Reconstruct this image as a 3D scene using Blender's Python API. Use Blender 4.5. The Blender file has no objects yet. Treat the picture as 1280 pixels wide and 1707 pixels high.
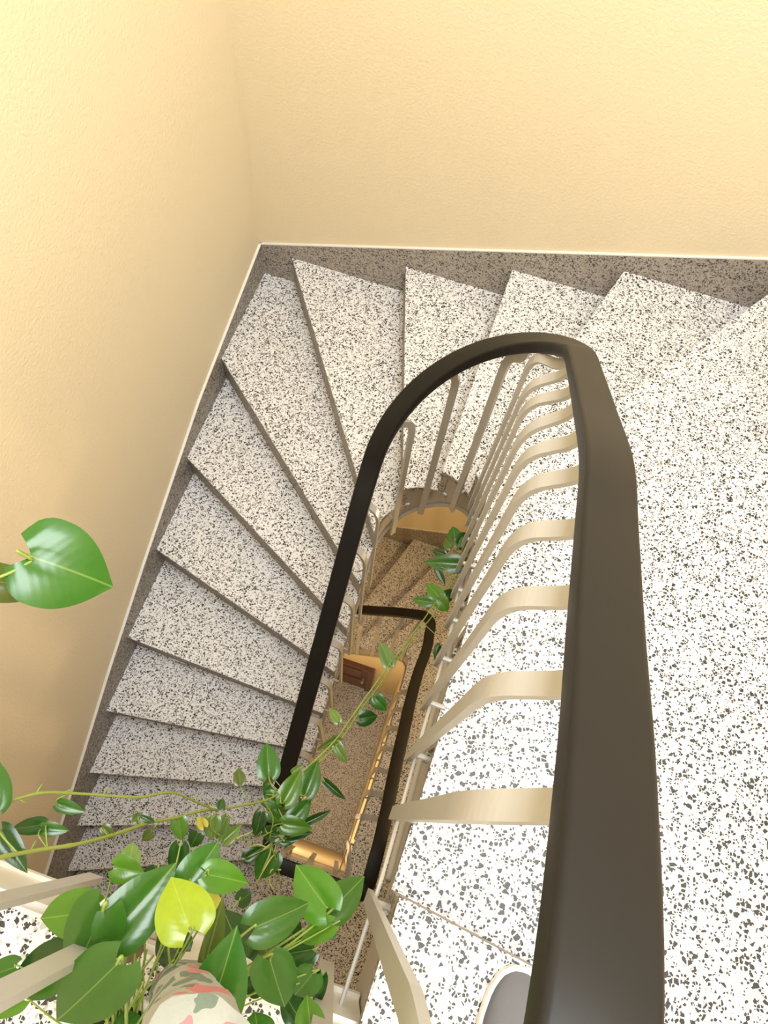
import bpy, bmesh, math, random
from mathutils import Vector, Matrix
random.seed(7)
scene = bpy.context.scene
C = scene.collection

# ------------------------------------------------------------------ camera
CAM_POS = Vector((1.25412, -2.38474, 2.16245))
CAM_ROT = Matrix(((0.9491381, -0.3069430, 0.0701627),
                  (0.3093683, 0.8676966, -0.3890936),
                  (0.0585496, 0.3910097, 0.9185224)))
FPX = 1199.52
cd = bpy.data.cameras.new('camera')
cam = bpy.data.objects.new('camera', cd)
C.objects.link(cam)
cam.matrix_world = Matrix.Translation(CAM_POS) @ CAM_ROT.to_4x4()
cd.sensor_fit = 'HORIZONTAL'
cd.sensor_width = 36.0
cd.lens = 36.0 * FPX / 1280.0
cd.clip_start = 0.02
scene.camera = cam


def ray(u, v):
    return CAM_ROT @ Vector(((u - 640) / FPX, -(v - 853.5) / FPX, -1.0))


def at(u, v, z):
    d = ray(u, v)
    return CAM_POS + d * ((z - CAM_POS.z) / d.z)


# ------------------------------------------------------------------ world, lights, exposure
w = bpy.data.worlds.new('daylight')
scene.world = w
w.use_nodes = True
w.node_tree.nodes['Background'].inputs[0].default_value = (0.80, 0.88, 1.0, 1)
w.node_tree.nodes['Background'].inputs[1].default_value = 1.0


def area(name, loc, sx, sy, power, col, direction):
    l = bpy.data.lights.new(name, 'AREA')
    l.shape = 'RECTANGLE'
    l.size = sx
    l.size_y = sy
    l.energy = power
    l.color = col
    o = bpy.data.objects.new(name, l)
    C.objects.link(o)
    o.location = loc
    o.rotation_euler = Vector(direction).to_track_quat('-Z', 'Y').to_euler()
    return o


area('skylight_daylight', (1.68, -1.95, 4.57), 1.45, 2.20, 212, (0.93, 0.965, 1.0), (0, 0, -1))
scene.view_settings.view_transform = 'Standard'
scene.view_settings.look = 'None'
scene.view_settings.exposure = 0.0
scene.view_settings.gamma = 1.0
scene.view_settings.use_curve_mapping = False


# ------------------------------------------------------------------ materials
def newmat(name):
    m = bpy.data.materials.new(name)
    m.use_nodes = True
    nt = m.node_tree
    return m, nt, nt.nodes['Principled BSDF']


def node(nt, kind, **kw):
    n = nt.nodes.new(kind)
    for k, v in kw.items():
        setattr(n, k, v)
    return n


def math_node(nt, op, a, b=None):
    n = nt.nodes.new('ShaderNodeMath')
    n.operation = op
    for i, x in enumerate((a, b)):
        if x is None:
            continue
        if isinstance(x, (int, float)):
            n.inputs[i].default_value = x
        else:
            nt.links.new(x, n.inputs[i])
    return n.outputs[0]


def mixc(nt, fac, a, b):
    n = nt.nodes.new('ShaderNodeMix')
    n.data_type = 'RGBA'
    if isinstance(fac, (int, float)):
        n.inputs[0].default_value = fac
    else:
        nt.links.new(fac, n.inputs[0])
    for i, x in ((6, a), (7, b)):
        if isinstance(x, tuple):
            n.inputs[i].default_value = (*x, 1)
        else:
            nt.links.new(x, n.inputs[i])
    return n.outputs[2]


def bump(nt, bsdf, height, strength, dist):
    b = nt.nodes.new('ShaderNodeBump')
    b.inputs['Strength'].default_value = strength
    b.inputs['Distance'].default_value = dist
    nt.links.new(height, b.inputs['Height'])
    nt.links.new(b.outputs[0], bsdf.inputs['Normal'])


def noise(nt, vec, scale, detail=2.0, rough=0.5):
    n = nt.nodes.new('ShaderNodeTexNoise')
    n.inputs['Scale'].default_value = scale
    n.inputs['Detail'].default_value = detail
    n.inputs['Roughness'].default_value = rough
    nt.links.new(vec, n.inputs['Vector'])
    return n.outputs[0]


def terrazzo(name, base, mid, dark, rough=0.45, amount=1.0):
    m, nt, b = newmat(name)
    g = node(nt, 'ShaderNodeNewGeometry').outputs['Position']

    def chips(scale, edge, prob, chan):
        e = node(nt, 'ShaderNodeTexVoronoi', feature='DISTANCE_TO_EDGE')
        f = node(nt, 'ShaderNodeTexVoronoi', feature='F1')
        for v in (e, f):
            v.inputs['Scale'].default_value = scale
            nt.links.new(g, v.inputs['Vector'])
        s = node(nt, 'ShaderNodeSeparateColor')
        nt.links.new(f.outputs['Color'], s.inputs[0])
        size = math_node(nt, 'MULTIPLY_ADD', s.outputs[(chan + 1) % 3], 0.16)
        size.node.inputs[2].default_value = edge
        a = math_node(nt, 'GREATER_THAN', e.outputs['Distance'], size)
        p = math_node(nt, 'LESS_THAN', s.outputs[chan], prob)
        return math_node(nt, 'MULTIPLY', a, p)
    n1 = noise(nt, g, 3.0, 3)
    base2 = tuple(c * 0.88 for c in base)
    col = mixc(nt, n1, base, base2)
    col = mixc(nt, chips(210, 0.05, 0.26 * amount, 2), col, mid)
    col = mixc(nt, chips(120, 0.06, 0.26 * amount, 1), col, mid)
    col = mixc(nt, chips(180, 0.045, 0.34 * amount, 0), col, dark)
    col = mixc(nt, chips(108, 0.06, 0.25 * amount, 0), col, dark)
    nt.links.new(col, b.inputs['Base Color'])
    b.inputs['Roughness'].default_value = rough
    bump(nt, b, noise(nt, g, 260, 2), 0.12, 0.001)
    return m


def plaster(name, colr, var, scale=85.0, strength=0.55, rough=0.75):
    m, nt, b = newmat(name)
    g = node(nt, 'ShaderNodeNewGeometry').outputs['Position']
    n1 = noise(nt, g, 1.3, 4, 0.6)
    nt.links.new(mixc(nt, n1, colr, var), b.inputs['Base Color'])
    b.inputs['Roughness'].default_value = rough
    bump(nt, b, noise(nt, g, scale, 3, 0.6), strength, 0.004)
    return m


def plain(name, colr, rough=0.5, metal=0.0, bscale=None, bstr=0.1, var=0.85):
    m, nt, b = newmat(name)
    tc = node(nt, 'ShaderNodeTexCoord').outputs['Object']
    n1 = noise(nt, tc, 9.0, 4, 0.6)
    nt.links.new(mixc(nt, n1, colr, tuple(c * var for c in colr)), b.inputs['Base Color'])
    b.inputs['Roughness'].default_value = rough
    b.inputs['Metallic'].default_value = metal
    if bscale:
        bump(nt, b, noise(nt, tc, bscale, 3), bstr, 0.002)
    return m


M = {}
M['tread'] = terrazzo('terrazzo_tread', (0.79, 0.775, 0.765), (0.44, 0.425, 0.42), (0.026, 0.025, 0.024))
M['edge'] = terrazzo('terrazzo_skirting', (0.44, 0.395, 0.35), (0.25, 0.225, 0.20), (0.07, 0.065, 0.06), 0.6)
M['wall'] = plaster('cream_wall', (0.83, 0.72, 0.515), (0.81, 0.695, 0.485))
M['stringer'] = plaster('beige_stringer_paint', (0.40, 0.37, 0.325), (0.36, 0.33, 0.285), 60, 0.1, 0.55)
M['ceiling'] = plaster('white_ceiling', (0.82, 0.80, 0.76), (0.80, 0.78, 0.73), 80, 0.1)
M['white'] = plain('white_gloss_paint', (0.80, 0.78, 0.73), 0.35)
M['steel'] = plain('ivory_painted_steel', (0.45, 0.43, 0.395), 0.34, 0.0, 60, 0.06)
M['rail'] = plain('black_plastic_handrail', (0.013, 0.012, 0.011), 0.40, 0.0, 25, 0.02)
M['rail'].node_tree.nodes['Principled BSDF'].inputs['Specular IOR Level'].default_value = 0.22
M['wood'] = plain('brown_door_wood', (0.13, 0.045, 0.018), 0.4)
M['glass'] = plain('opal_glass', (0.9, 0.85, 0.75), 0.2)
M['pot'] = plain('white_glazed_pot', (0.78, 0.78, 0.80), 0.18)
M['pot_blue'] = plain('blue_glaze', (0.10, 0.16, 0.42), 0.2)
M['soil'] = plain('potting_soil', (0.06, 0.035, 0.02), 0.95, 0.0, 60, 0.9, 0.4)
M['vine'] = plain('vine_stem', (0.23, 0.27, 0.05), 0.5, 0, 30, 0.1)
M['petiole'] = plain('petiole_green', (0.22, 0.31, 0.05), 0.45)
M['root'] = plain('pale_aerial_root', (0.45, 0.47, 0.13), 0.5)
M['sole'] = plain('white_rubber_sole', (0.82, 0.81, 0.79), 0.5)
M['shoe'] = plain('grey_canvas_upper', (0.12, 0.12, 0.13), 0.85, 0, 300, 0.3)


def leaf_material():
    m, nt, b = newmat('pothos_leaf')
    oi = node(nt, 'ShaderNodeObjectInfo')
    tc = node(nt, 'ShaderNodeTexCoord').outputs['Object']
    sx = node(nt, 'ShaderNodeSeparateXYZ')
    nt.links.new(tc, sx.inputs[0])
    ax = math_node(nt, 'ABSOLUTE', sx.outputs[0])
    n1 = noise(nt, tc, 4.0, 3, 0.6)
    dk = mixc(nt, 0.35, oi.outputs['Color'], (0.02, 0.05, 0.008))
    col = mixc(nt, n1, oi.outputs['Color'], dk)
    rib = math_node(nt, 'LESS_THAN', ax, 0.011)
    veined = math_node(nt, 'MULTIPLY', rib, 0.24)
    col = mixc(nt, veined, col, (0.42, 0.55, 0.14))
    # side veins as fine relief, slanting from the midrib
    wv = math_node(nt, 'SUBTRACT', sx.outputs[1], math_node(nt, 'MULTIPLY', ax, 0.7))
    h = math_node(nt, 'SINE', math_node(nt, 'MULTIPLY', wv, 52.0))
    nt.links.new(col, b.inputs['Base Color'])
    b.inputs['Roughness'].default_value = 0.24
    b.inputs['Specular IOR Level'].default_value = 0.5
    bump(nt, b, h, 0.015, 0.02)
    tr = node(nt, 'ShaderNodeBsdfTranslucent')
    nt.links.new(col, tr.inputs[0])
    mx = node(nt, 'ShaderNodeMixShader')
    mx.inputs[0].default_value = 0.25
    nt.links.new(b.outputs[0], mx.inputs[1])
    nt.links.new(tr.outputs[0], mx.inputs[2])
    nt.links.new(mx.outputs[0], nt.nodes['Material Output'].inputs[0])
    return m


M['leaf'] = leaf_material()


def cloth_material():
    m, nt, b = newmat('floral_cloth')
    tc = node(nt, 'ShaderNodeTexCoord').outputs['Object']
    v = node(nt, 'ShaderNodeTexVoronoi', feature='F1')
    v.inputs['Scale'].default_value = 27.0
    nz = node(nt, 'ShaderNodeTexNoise')
    nz.inputs['Scale'].default_value = 38.0
    nt.links.new(tc, nz.inputs['Vector'])
    vm = node(nt, 'ShaderNodeVectorMath', operation='MULTIPLY_ADD')
    nt.links.new(nz.outputs['Color'], vm.inputs[0])
    vm.inputs[1].default_value = (0.03, 0.03, 0.03)
    nt.links.new(tc, vm.inputs[2])
    nt.links.new(vm.outputs[0], v.inputs['Vector'])
    s = node(nt, 'ShaderNodeSeparateColor')
    nt.links.new(v.outputs['Color'], s.inputs[0])
    core = math_node(nt, 'LESS_THAN', v.outputs['Distance'], 0.46)
    pink = math_node(nt, 'MULTIPLY', core, math_node(nt, 'LESS_THAN', s.outputs[0], 0.42))
    green = math_node(nt, 'MULTIPLY', core, math_node(nt, 'GREATER_THAN', s.outputs[0], 0.48))
    n1 = noise(nt, tc, 20, 3)
    base = mixc(nt, n1, (0.42, 0.41, 0.36), (0.22, 0.24, 0.20))
    col = mixc(nt, green, base, (0.13, 0.165, 0.12))
    col = mixc(nt, pink, col, (0.45, 0.16, 0.16))
    nt.links.new(col, b.inputs['Base Color'])
    b.inputs['Roughness'].default_value = 0.9
    bump(nt, b, noise(nt, tc, 300, 2), 0.2, 0.001)
    return m


M['cloth'] = cloth_material()


# ------------------------------------------------------------------ helpers
def link(o, parent=None):
    C.objects.link(o)
    if parent is not None:
        o.parent = parent
    return o


def tag(o, label=None, cat=None, group=None, kind=None):
    if label:
        o['label'] = label
    if cat:
        o['category'] = cat
    if group:
        o['group'] = group
    if kind:
        o['kind'] = kind
    return o


def empty(name, loc=(0, 0, 0)):
    o = bpy.data.objects.new(name, None)
    o.empty_display_size = 0.1
    o.location = loc
    return link(o)


def mesh_obj(name, verts, faces, mat, parent=None, smooth=False, bevel=0):
    me = bpy.data.meshes.new(name)
    me.from_pydata([tuple(v) for v in verts], [], faces)
    bm = bmesh.new()
    bm.from_mesh(me)
    bmesh.ops.remove_doubles(bm, verts=bm.verts, dist=1e-5)
    bmesh.ops.recalc_face_normals(bm, faces=bm.faces)
    if bevel:
        bmesh.ops.bevel(bm, geom=list(bm.edges), offset=bevel, segments=2, affect='EDGES', clamp_overlap=True)
    bm.to_mesh(me)
    bm.free()
    if smooth:
        for p in me.polygons:
            p.use_smooth = True
    me.materials.append(M[mat] if isinstance(mat, str) else mat)
    return link(bpy.data.objects.new(name, me), parent)


class MB:
    def __init__(self):
        self.v = []
        self.f = []

    def add(self, verts, faces):
        n = len(self.v)
        self.v += [tuple(x) for x in verts]
        self.f += [tuple(i + n for i in f) for f in faces]
        return self

    def box(self, a, b):
        (x0, y0, z0), (x1, y1, z1) = a, b
        v = [(x, y, z) for z in (z0, z1) for y in (y0, y1) for x in (x0, x1)]
        return self.add(v, [(0, 2, 3, 1), (4, 5, 7, 6), (0, 1, 5, 4), (2, 6, 7, 3), (0, 4, 6, 2), (1, 3, 7, 5)])

    def prism(self, poly, z0, z1):
        n = len(poly)
        zz0 = z0 if isinstance(z0, list) else [z0] * n
        v = [(p[0], p[1], zz0[i]) for i, p in enumerate(poly)] + [(p[0], p[1], z1) for p in poly]
        f = [tuple(range(n))[::-1], tuple(range(n, 2 * n))]
        f += [(i, (i + 1) % n, n + (i + 1) % n, n + i) for i in range(n)]
        return self.add(v, f)

    def lathe(self, prof, n=32, c=(0, 0, 0)):
        v = []
        for r, z in prof:
            for k in range(n):
                a = 2 * math.pi * k / n
                v.append((c[0] + r * math.cos(a), c[1] + r * math.sin(a), c[2] + z))
        f = []
        for i in range(len(prof) - 1):
            for k in range(n):
                f.append((i * n + k, i * n + (k + 1) % n, (i + 1) * n + (k + 1) % n, (i + 1) * n + k))
        f.append(tuple(range(n))[::-1])
        f.append(tuple(range((len(prof) - 1) * n, len(prof) * n)))
        return self.add(v, f)

    def sweep(self, path, section, sides):
        """section: list of (a,b) with a along side, b along side x tangent; sides: one side vector per point"""
        n = len(section)
        v = []
        for i, p in enumerate(path):
            t = (path[min(i + 1, len(path) - 1)] - path[max(i - 1, 0)]).normalized()
            s = sides[i]
            s = (s - t * s.dot(t)).normalized()
            u = s.cross(t).normalized()
            for a, b in section:
                v.append(p + s * a + u * b)
        f = []
        for i in range(len(path) - 1):
            for k in range(n):
                f.append((i * n + k, i * n + (k + 1) % n, (i + 1) * n + (k + 1) % n, (i + 1) * n + k))
        f.append(tuple(range(n))[::-1])
        f.append(tuple(range((len(path) - 1) * n, len(path) * n)))
        return self.add(v, f)

    def tube(self, path, radii, n=6):
        sides = []
        ref = Vector((0.31, 0.17, 0.93))
        for i in range(len(path)):
            t = (path[min(i + 1, len(path) - 1)] - path[max(i - 1, 0)]).normalized()
            s = ref - t * ref.dot(t)
            if s.length < 1e-3:
                s = Vector((1, 0, 0)) - t * t.x
            sides.append(s.normalized())
        nn = len(self.v)
        v = []
        for i, p in enumerate(path):
            t = (path[min(i + 1, len(path) - 1)] - path[max(i - 1, 0)]).normalized()
            s = sides[i]
            u = s.cross(t)
            r = radii[i] if isinstance(radii, (list, tuple)) else radii
            for k in range(n):
                a = 2 * math.pi * k / n
                v.append(p + s * (r * math.cos(a)) + u * (r * math.sin(a)))
        f = []
        for i in range(len(path) - 1):
            for k in range(n):
                f.append((i * n + k, i * n + (k + 1) % n, (i + 1) * n + (k + 1) % n, (i + 1) * n + k))
        f.append(tuple(range(n))[::-1])
        f.append(tuple(range((len(path) - 1) * n, len(path) * n)))
        return self.add(v, f)

    def build(self, name, mat, parent=None, smooth=False, bevel=0):
        return mesh_obj(name, self.v, self.f, mat, parent, smooth, bevel)


def catmull(pts, per=8):
    pts = [Vector(p) for p in pts]
    if len(pts) < 3:
        return [pts[0].lerp(pts[-1], i / per) for i in range(per + 1)]
    out = []
    P = [pts[0] * 2 - pts[1]] + pts + [pts[-1] * 2 - pts[-2]]
    for i in range(1, len(P) - 2):
        for k in range(per):
            t = k / per
            a, b, c, d = P[i - 1], P[i], P[i + 1], P[i + 2]
            out.append(0.5 * ((2 * b) + (c - a) * t + (2 * a - 5 * b + 4 * c - d) * t * t + (3 * b - a - 3 * c + d) * t ** 3))
    out.append(pts[-1])
    return out


def interp(x, xs, ys):
    if x <= xs[0]:
        return ys[0]
    for i in range(1, len(xs)):
        if x <= xs[i]:
            t = (x - xs[i - 1]) / (xs[i] - xs[i - 1])
            return ys[i - 1] + t * (ys[i] - ys[i - 1])
    return ys[-1]


# ------------------------------------------------------------------ stair layout (metres)
H = 0.175            # rise; tread i lies at z = -i*H, the landing is tread -5
STOREY = 18 * H
ZL = 5 * H           # top landing
X_R = 2.425          # right wall
Y_E = -2.66          # landing edge on the well
ACX, ACY, AR = 1.2125, -1.265, 0.1925


class Path:
    def __init__(self, pts):
        self.p = [Vector((x, y)) for x, y in pts]
        self.l = [0.0]
        for a, b in zip(self.p, self.p[1:]):
            self.l.append(self.l[-1] + (b - a).length)

    def pos(self, s):
        if s <= 0:
            return self.p[0] + (self.p[0] - self.p[1]).normalized() * (-s)
        for i in range(1, len(self.l)):
            if s <= self.l[i]:
                return self.p[i - 1].lerp(self.p[i], (s - self.l[i - 1]) / (self.l[i] - self.l[i - 1]))
        return self.p[-1] + (self.p[-1] - self.p[-2]).normalized() * (s - self.l[-1])

    def tan(self, s):
        return (self.pos(s + 0.01) - self.pos(s - 0.01)).normalized()

    def find(self, q):
        q = Vector(q)
        best = (9, 0)
        for i in range(len(self.p) - 1):
            a, b = self.p[i], self.p[i + 1]
            d = b - a
            t = max(0, min(1, (q - a).dot(d) / d.length_squared))
            e = (a + d * t - q).length
            if e < best[0]:
                best = (e, self.l[i] + t * d.length)
        return best[1]

    def between(self, s0, s1, step=None):
        """points from s0 to s1 keeping the path's own corners"""
        out = [s0] + [l for l in self.l if s0 + 1e-4 < l < s1 - 1e-4] + [s1]
        return out




class Layout:
    """plan of one flight: inner (well) path, outer (wall) path and where each nosing meets them"""
    def __init__(self, inner, outer, in_pts, out_pts):
        self.inner, self.outer = inner, outer
        self.idx = sorted(in_pts)
        self.SI = [inner.find(in_pts[i]) for i in self.idx]
        self.SO = [outer.find(out_pts[i]) for i in self.idx]

    def si(self, i):
        return self.SI[i + 6]

    def so(self, i):
        return self.SO[i + 6]

    def nosing_z(self, s):
        """height of the line through the nosings at inner path length s"""
        return interp(s, self.SI[1:], [-i * H for i in self.idx[1:]])

    def well_normal(self, s):
        t = self.inner.tan(s)
        return Vector((-t.y, t.x))       # into the well (the path runs anticlockwise round it)

    def off(self, s, d):
        return self.inner.pos(s) + self.well_normal(s) * d


def arc_pts(cx_, cy_, r, a0, a1, n):
    return [(cx_ + r * math.cos(math.radians(a0 + (a1 - a0) * k / n)), cy_ + r * math.sin(math.radians(a0 + (a1 - a0) * k / n))) for k in range(n + 1)]


OUTER = Path([(X_R, -3.6), (X_R, 0), (0, 0), (0, -4.2)])
start_in = {-6: (1.387, -2.66), -5: (1.391, -2.462), -4: (1.403, -2.17), -3: (1.412, -1.884), -2: (1.41, -1.703), -1: (1.407, -1.50)}
in_pts = dict(start_in)
in_pts.update({0: (1.405, -1.289), 1: (1.351, -1.134), 2: (1.224, -1.073), 3: (1.087, -1.122),
               4: (1.02, -1.283), 5: (1.02, -1.462), 6: (1.02, -1.629), 7: (1.02, -1.798), 8: (1.02, -1.971),
               9: (1.02, -2.143), 10: (1.02, -2.315), 11: (1.02, -2.487), 12: (1.02, -2.66)})
start_out = {-6: (X_R, -2.70), -5: (X_R, -2.60), -4: (X_R, -2.22), -3: (X_R, -1.866)}
out_pts = dict(start_out)
out_pts.update({-2: (X_R, -1.40), -1: (X_R, -0.78), 0: (2.28, 0), 1: (1.692, 0), 2: (1.24, 0), 3: (0.752, 0), 4: (0.163, 0),
                5: (0, -0.577), 6: (0, -1.071), 7: (0, -1.513), 8: (0, -1.933), 9: (0, -2.277), 10: (0, -2.572),
                11: (0, -2.83), 12: (0, -3.06)})
UP = Layout(Path([(1.387, -2.66), (1.412, -1.88)] + arc_pts(ACX, ACY, AR, 0, 180, 28) + [(1.02, -2.66)]), OUTER, in_pts, out_pts)
# the flight below turns a tight corner and runs on along the back wall round a wider well
YW, XW = -1.11, 0.50
in2 = dict(start_in)
in2.update({0: (1.405, -1.275), 1: (1.32, YW), 2: (1.135, YW), 3: (0.95, YW), 4: (0.76, YW), 5: (0.60, YW + .005), 6: (XW, -1.28),
            7: (XW, -1.45), 8: (XW, -1.62), 9: (XW, -1.80), 10: (XW, -1.99), 11: (XW, -2.2), 12: (XW, -2.42)})
out2 = dict(start_out)
out2.update({-2: (X_R, -1.58), -1: (X_R, -1.23), 0: (X_R, -.75), 1: (X_R, -.12), 2: (1.91, 0), 3: (1.49, 0), 4: (1.13, 0), 5: (.74, 0),
             6: (.25, 0), 7: (0, -.45), 8: (0, -.95), 9: (0, -1.40), 10: (0, -1.80), 11: (0, -2.15), 12: (0, -2.42)})
LOW = Layout(Path([(1.387, -2.66), (1.412, -1.88)] + arc_pts(1.315, YW - .09, .09, 0, 90, 8) + arc_pts(XW + .09, YW - .09, .09, 90, 180, 8) + [(XW, -2.66)]),
             OUTER, in2, out2)


# ------------------------------------------------------------------ shell
def wall(name, poly_boxes, mat='wall'):
    mb = MB()
    for a, b in poly_boxes:
        mb.box(a, b)
    return tag(mb.build(name, mat), kind='structure')


Z0 = ZL - 2 * STOREY      # ground floor
ZC = 4.50                 # ceiling
SK = 0.012                # skirting thickness; its face lies on x = 0 / y = 0
Y_F = -4.20               # wall behind the landing
wall('wall_left', [((-0.20, Y_F - 0.2, Z0 - 0.2), (-SK, 0.2, ZC))])
wall('wall_back', [((-SK, SK, Z0 - 0.2), (X_R + SK, 0.2, ZC))])
wall('wall_right', [((X_R + SK, Y_F - 0.2, Z0 - 0.2), (X_R + 0.2, 0.2, ZC))])
wall('wall_front', [((-SK, Y_F - 0.2, Z0 - 0.2), (X_R + SK, Y_F, ZC))])
# ceiling with a skylight opening over the stair
sx0, sx1, sy0, sy1 = 0.75, 2.42, -3.15, -0.75
wall('ceiling', [((-SK, Y_F, ZC), (X_R + SK, sy0, ZC + 0.15)), ((-SK, sy1, ZC), (X_R + SK, SK, ZC + 0.15)),
                 ((-SK, sy0, ZC), (sx0, sy1, ZC + 0.15)), ((sx1, sy0, ZC), (X_R + SK, sy1, ZC + 0.15))], 'ceiling')
mb = MB()
for a, b in (((sx0, sy0, ZC + .15), (sx1, sy0 + .05, ZC + .25)), ((sx0, sy1 - .05, ZC + .15), (sx1, sy1, ZC + .25)),
             ((sx0, sy0, ZC + .15), (sx0 + .05, sy1, ZC + .25)), ((sx1 - .05, sy0, ZC + .15), (sx1, sy1, ZC + .25))):
    mb.box(a, b)
tag(mb.build('window_1', 'white'), kind='structure')

# landings
land = [(0, Y_F), (X_R, Y_F), (X_R, -2.70), (1.387, Y_E), (0, Y_E)]
o = MB().prism(land, ZL - 0.035, ZL).build('floor', 'tread')
tag(o, kind='structure')
o = MB().prism([(x, y - (0.0 if y > Y_F + .1 else 0)) for x, y in land], ZL - 0.20, ZL - 0.035).build('floor', 'ceiling')
tag(o, kind='structure')
ZM = ZL - STOREY
land2 = [(0, Y_F), (X_R, Y_F), (X_R, -2.70), (1.387, Y_E), (1.02, Y_E), (1.02, Y_E + 0.03), (0, -3.03)]
tag(MB().prism(land2, ZM - 0.035, ZM).build('floor', 'tread'), kind='structure')
tag(MB().prism(land2, ZM - 0.20, ZM - 0.035).build('floor', 'ceiling'), kind='structure')
tag(MB().box((-SK, Y_F, Z0 - 0.1), (X_R + SK, SK, Z0)).build('floor', 'tread'), kind='structure')
# painted fascia boards along the landing edges over the well
tag(MB().box((0.0, Y_E, ZL - 0.205), (1.384, Y_E + 0.014, ZL - 0.03)).box((0.0, Y_E, ZL - 0.205), (1.384, Y_E + 0.022, ZL - 0.185))
    .box((0.0, Y_E, ZL - 0.012), (1.384, Y_E + 0.006, ZL - 0.001)).build('trim_1', 'white'), kind='structure')
tag(MB().box((1.03, Y_E, ZM - 0.205), (1.384, Y_E + 0.014, ZM - 0.03)).box((1.03, Y_E, ZM - 0.205), (1.384, Y_E + 0.022, ZM - 0.185))
    .build('trim_2', 'wall'), kind='structure')
# ground floor: partition under the landing, and the wall under the winders with its low door
tag(MB().box((0.0, Y_E - 0.08, Z0), (X_R, Y_E - 0.002, ZM - 0.2)).build('wall_hall', 'wall'), kind='structure')
YD = -1.108
tag(mesh_obj('wall_understair', [(x, y, z) for y in (YD, YD + 0.06) for x, z in ((0.45, Z0), (1.43, Z0), (1.43, -3.65), (1.30, -3.69), (0.58, -4.38), (0.45, -4.50))],
             [(0, 1, 2, 3, 4, 5), (11, 10, 9, 8, 7, 6)] + [(i, (i + 1) % 6, 6 + (i + 1) % 6, 6 + i) for i in range(6)], 'wall'), kind='structure')
tag(mesh_obj('wall_understair', [(x, y, z) for x in (1.40, 1.45) for y, z in ((-1.05, Z0), (-2.64, Z0), (-2.64, -2.64), (-2.46, -2.63), (-1.884, -2.98), (-1.29, -3.51), (-1.05, -3.67))],
             [(0, 1, 2, 3, 4, 5, 6), (13, 12, 11, 10, 9, 8, 7)] + [(i, (i + 1) % 7, 7 + (i + 1) % 7, 7 + i) for i in range(7)], 'wall'), kind='structure')
door = MB().box((0.76, YD - 0.03, Z0 + 0.02), (1.10, YD - 0.005, Z0 + 1.0)).build('door_1', 'wood', bevel=0.004)
tag(door, kind='structure')
MB().box((1.10, YD - 0.045, Z0), (1.155, YD - 0.001, Z0 + 1.06)).box((0.70, YD - 0.045, Z0), (0.76, YD - 0.001, Z0 + 1.06)) \
    .box((0.761, YD - 0.044, Z0 + 1.001), (1.099, YD - 0.001, Z0 + 1.059)).build('door_frame', 'wood', door)
for zz in (0.12, 0.56):
    MB().box((0.81, YD - 0.038, Z0 + zz), (1.05, YD - 0.03, Z0 + zz + 0.36)).build('panel', 'wood', door, bevel=0.003)
MB().lathe([(0.006, 0), (0.006, .02), (0.014, .03), (0.014, .04), (0.004, .05)], 12).build('knob', 'steel', door).matrix_local = \
    Matrix.Translation((1.07, YD - 0.03, Z0 + 0.55)) @ Matrix.Rotation(math.pi / 2, 4, 'X')


# skirtings ----------------------------------------------------------------
def skirt(name, p0, p1, normal, zs, depth, zoff, tname):
    """zs: list of (t, ztop) along p0->p1 (t in metres); slab lies behind the face line"""
    p0, p1 = Vector(p0), Vector(p1)
    d = (p1 - p0).normalized()
    n = Vector(normal)
    mb, mt = MB(), MB()
    for (t0, z0), (t1, z1) in zip(zs, zs[1:]):
        a, b = p0 + d * t0, p0 + d * t1
        for m_, lo0, lo1, hi0, hi1, f, bk in ((mb, z0 - depth, z1 - depth, z0, z1, 0.0, -SK + 0.0005),
                                              (mt, z0, z1, z0 + 0.0055, z1 + 0.0055, 0.001, -SK + 0.0005)):
            q = [a + n * f, b + n * f, b + n * bk, a + n * bk]
            lo = [lo0, lo1, lo1, lo0]
            hi = [hi0, hi1, hi1, hi0]
            v = [(q[i].x, q[i].y, lo[i] + zoff) for i in range(4)] + [(q[i].x, q[i].y, hi[i] + zoff) for i in range(4)]
            m_.add(v, [(3, 2, 1, 0), (4, 5, 6, 7), (0, 1, 5, 4), (1, 2, 6, 5), (2, 3, 7, 6), (3, 0, 4, 7)])
    tag(mb.build(name, 'edge'), kind='structure')
    tag(mt.build(tname, 'white'), kind='structure')


LZ = [(0, -.674), (.843, -.881), (1.626, -1.179), (2.142, -1.396), (2.502, -1.566), (2.726, -1.668), (3.15, -1.86), (3.25, -2.16), (4.15, -2.16)]
BZ = [(0, -.674), (2.425, -.674 + .3455 * 2.425)]
RZ = [(0, .164), (0.78, .40), (1.40, .60), (1.87, .76), (2.22, .92), (2.7, 1.0), (4.15, 1.0)]
LZ2 = [(0, -4.185), (.45, -4.26), (.95, -4.42), (1.4, -4.6), (1.8, -4.77), (2.42, -5.1), (2.62, -5.25), (4.15, -5.25)]
BZ2 = [(0, -4.185), (2.425, -4.185 + .5 * 2.425)]
RZ2 = [(0, -2.973), (.75, -2.86), (1.23, -2.69), (1.58, -2.51), (1.87, -2.34), (2.22, -2.17), (2.6, -2.06), (2.72, -2.10), (4.15, -2.15)]
for k, (lz, bz, rz) in enumerate(((LZ, BZ, RZ), (LZ2, BZ2, RZ2))):
    zo = 0.0
    skirt('baseboard_left', (0, 0), (0, -4.2), (1, 0), lz, 0.42, zo, 'trim_%d' % (3 + 3 * k))
    skirt('baseboard_back', (0, 0), (X_R, 0), (0, -1), bz, 0.42, zo, 'trim_%d' % (4 + 3 * k))
    skirt('baseboard_right', (X_R, 0), (X_R, -4.2), (-1, 0), rz, 0.42, zo, 'trim_%d' % (5 + 3 * k))


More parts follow.
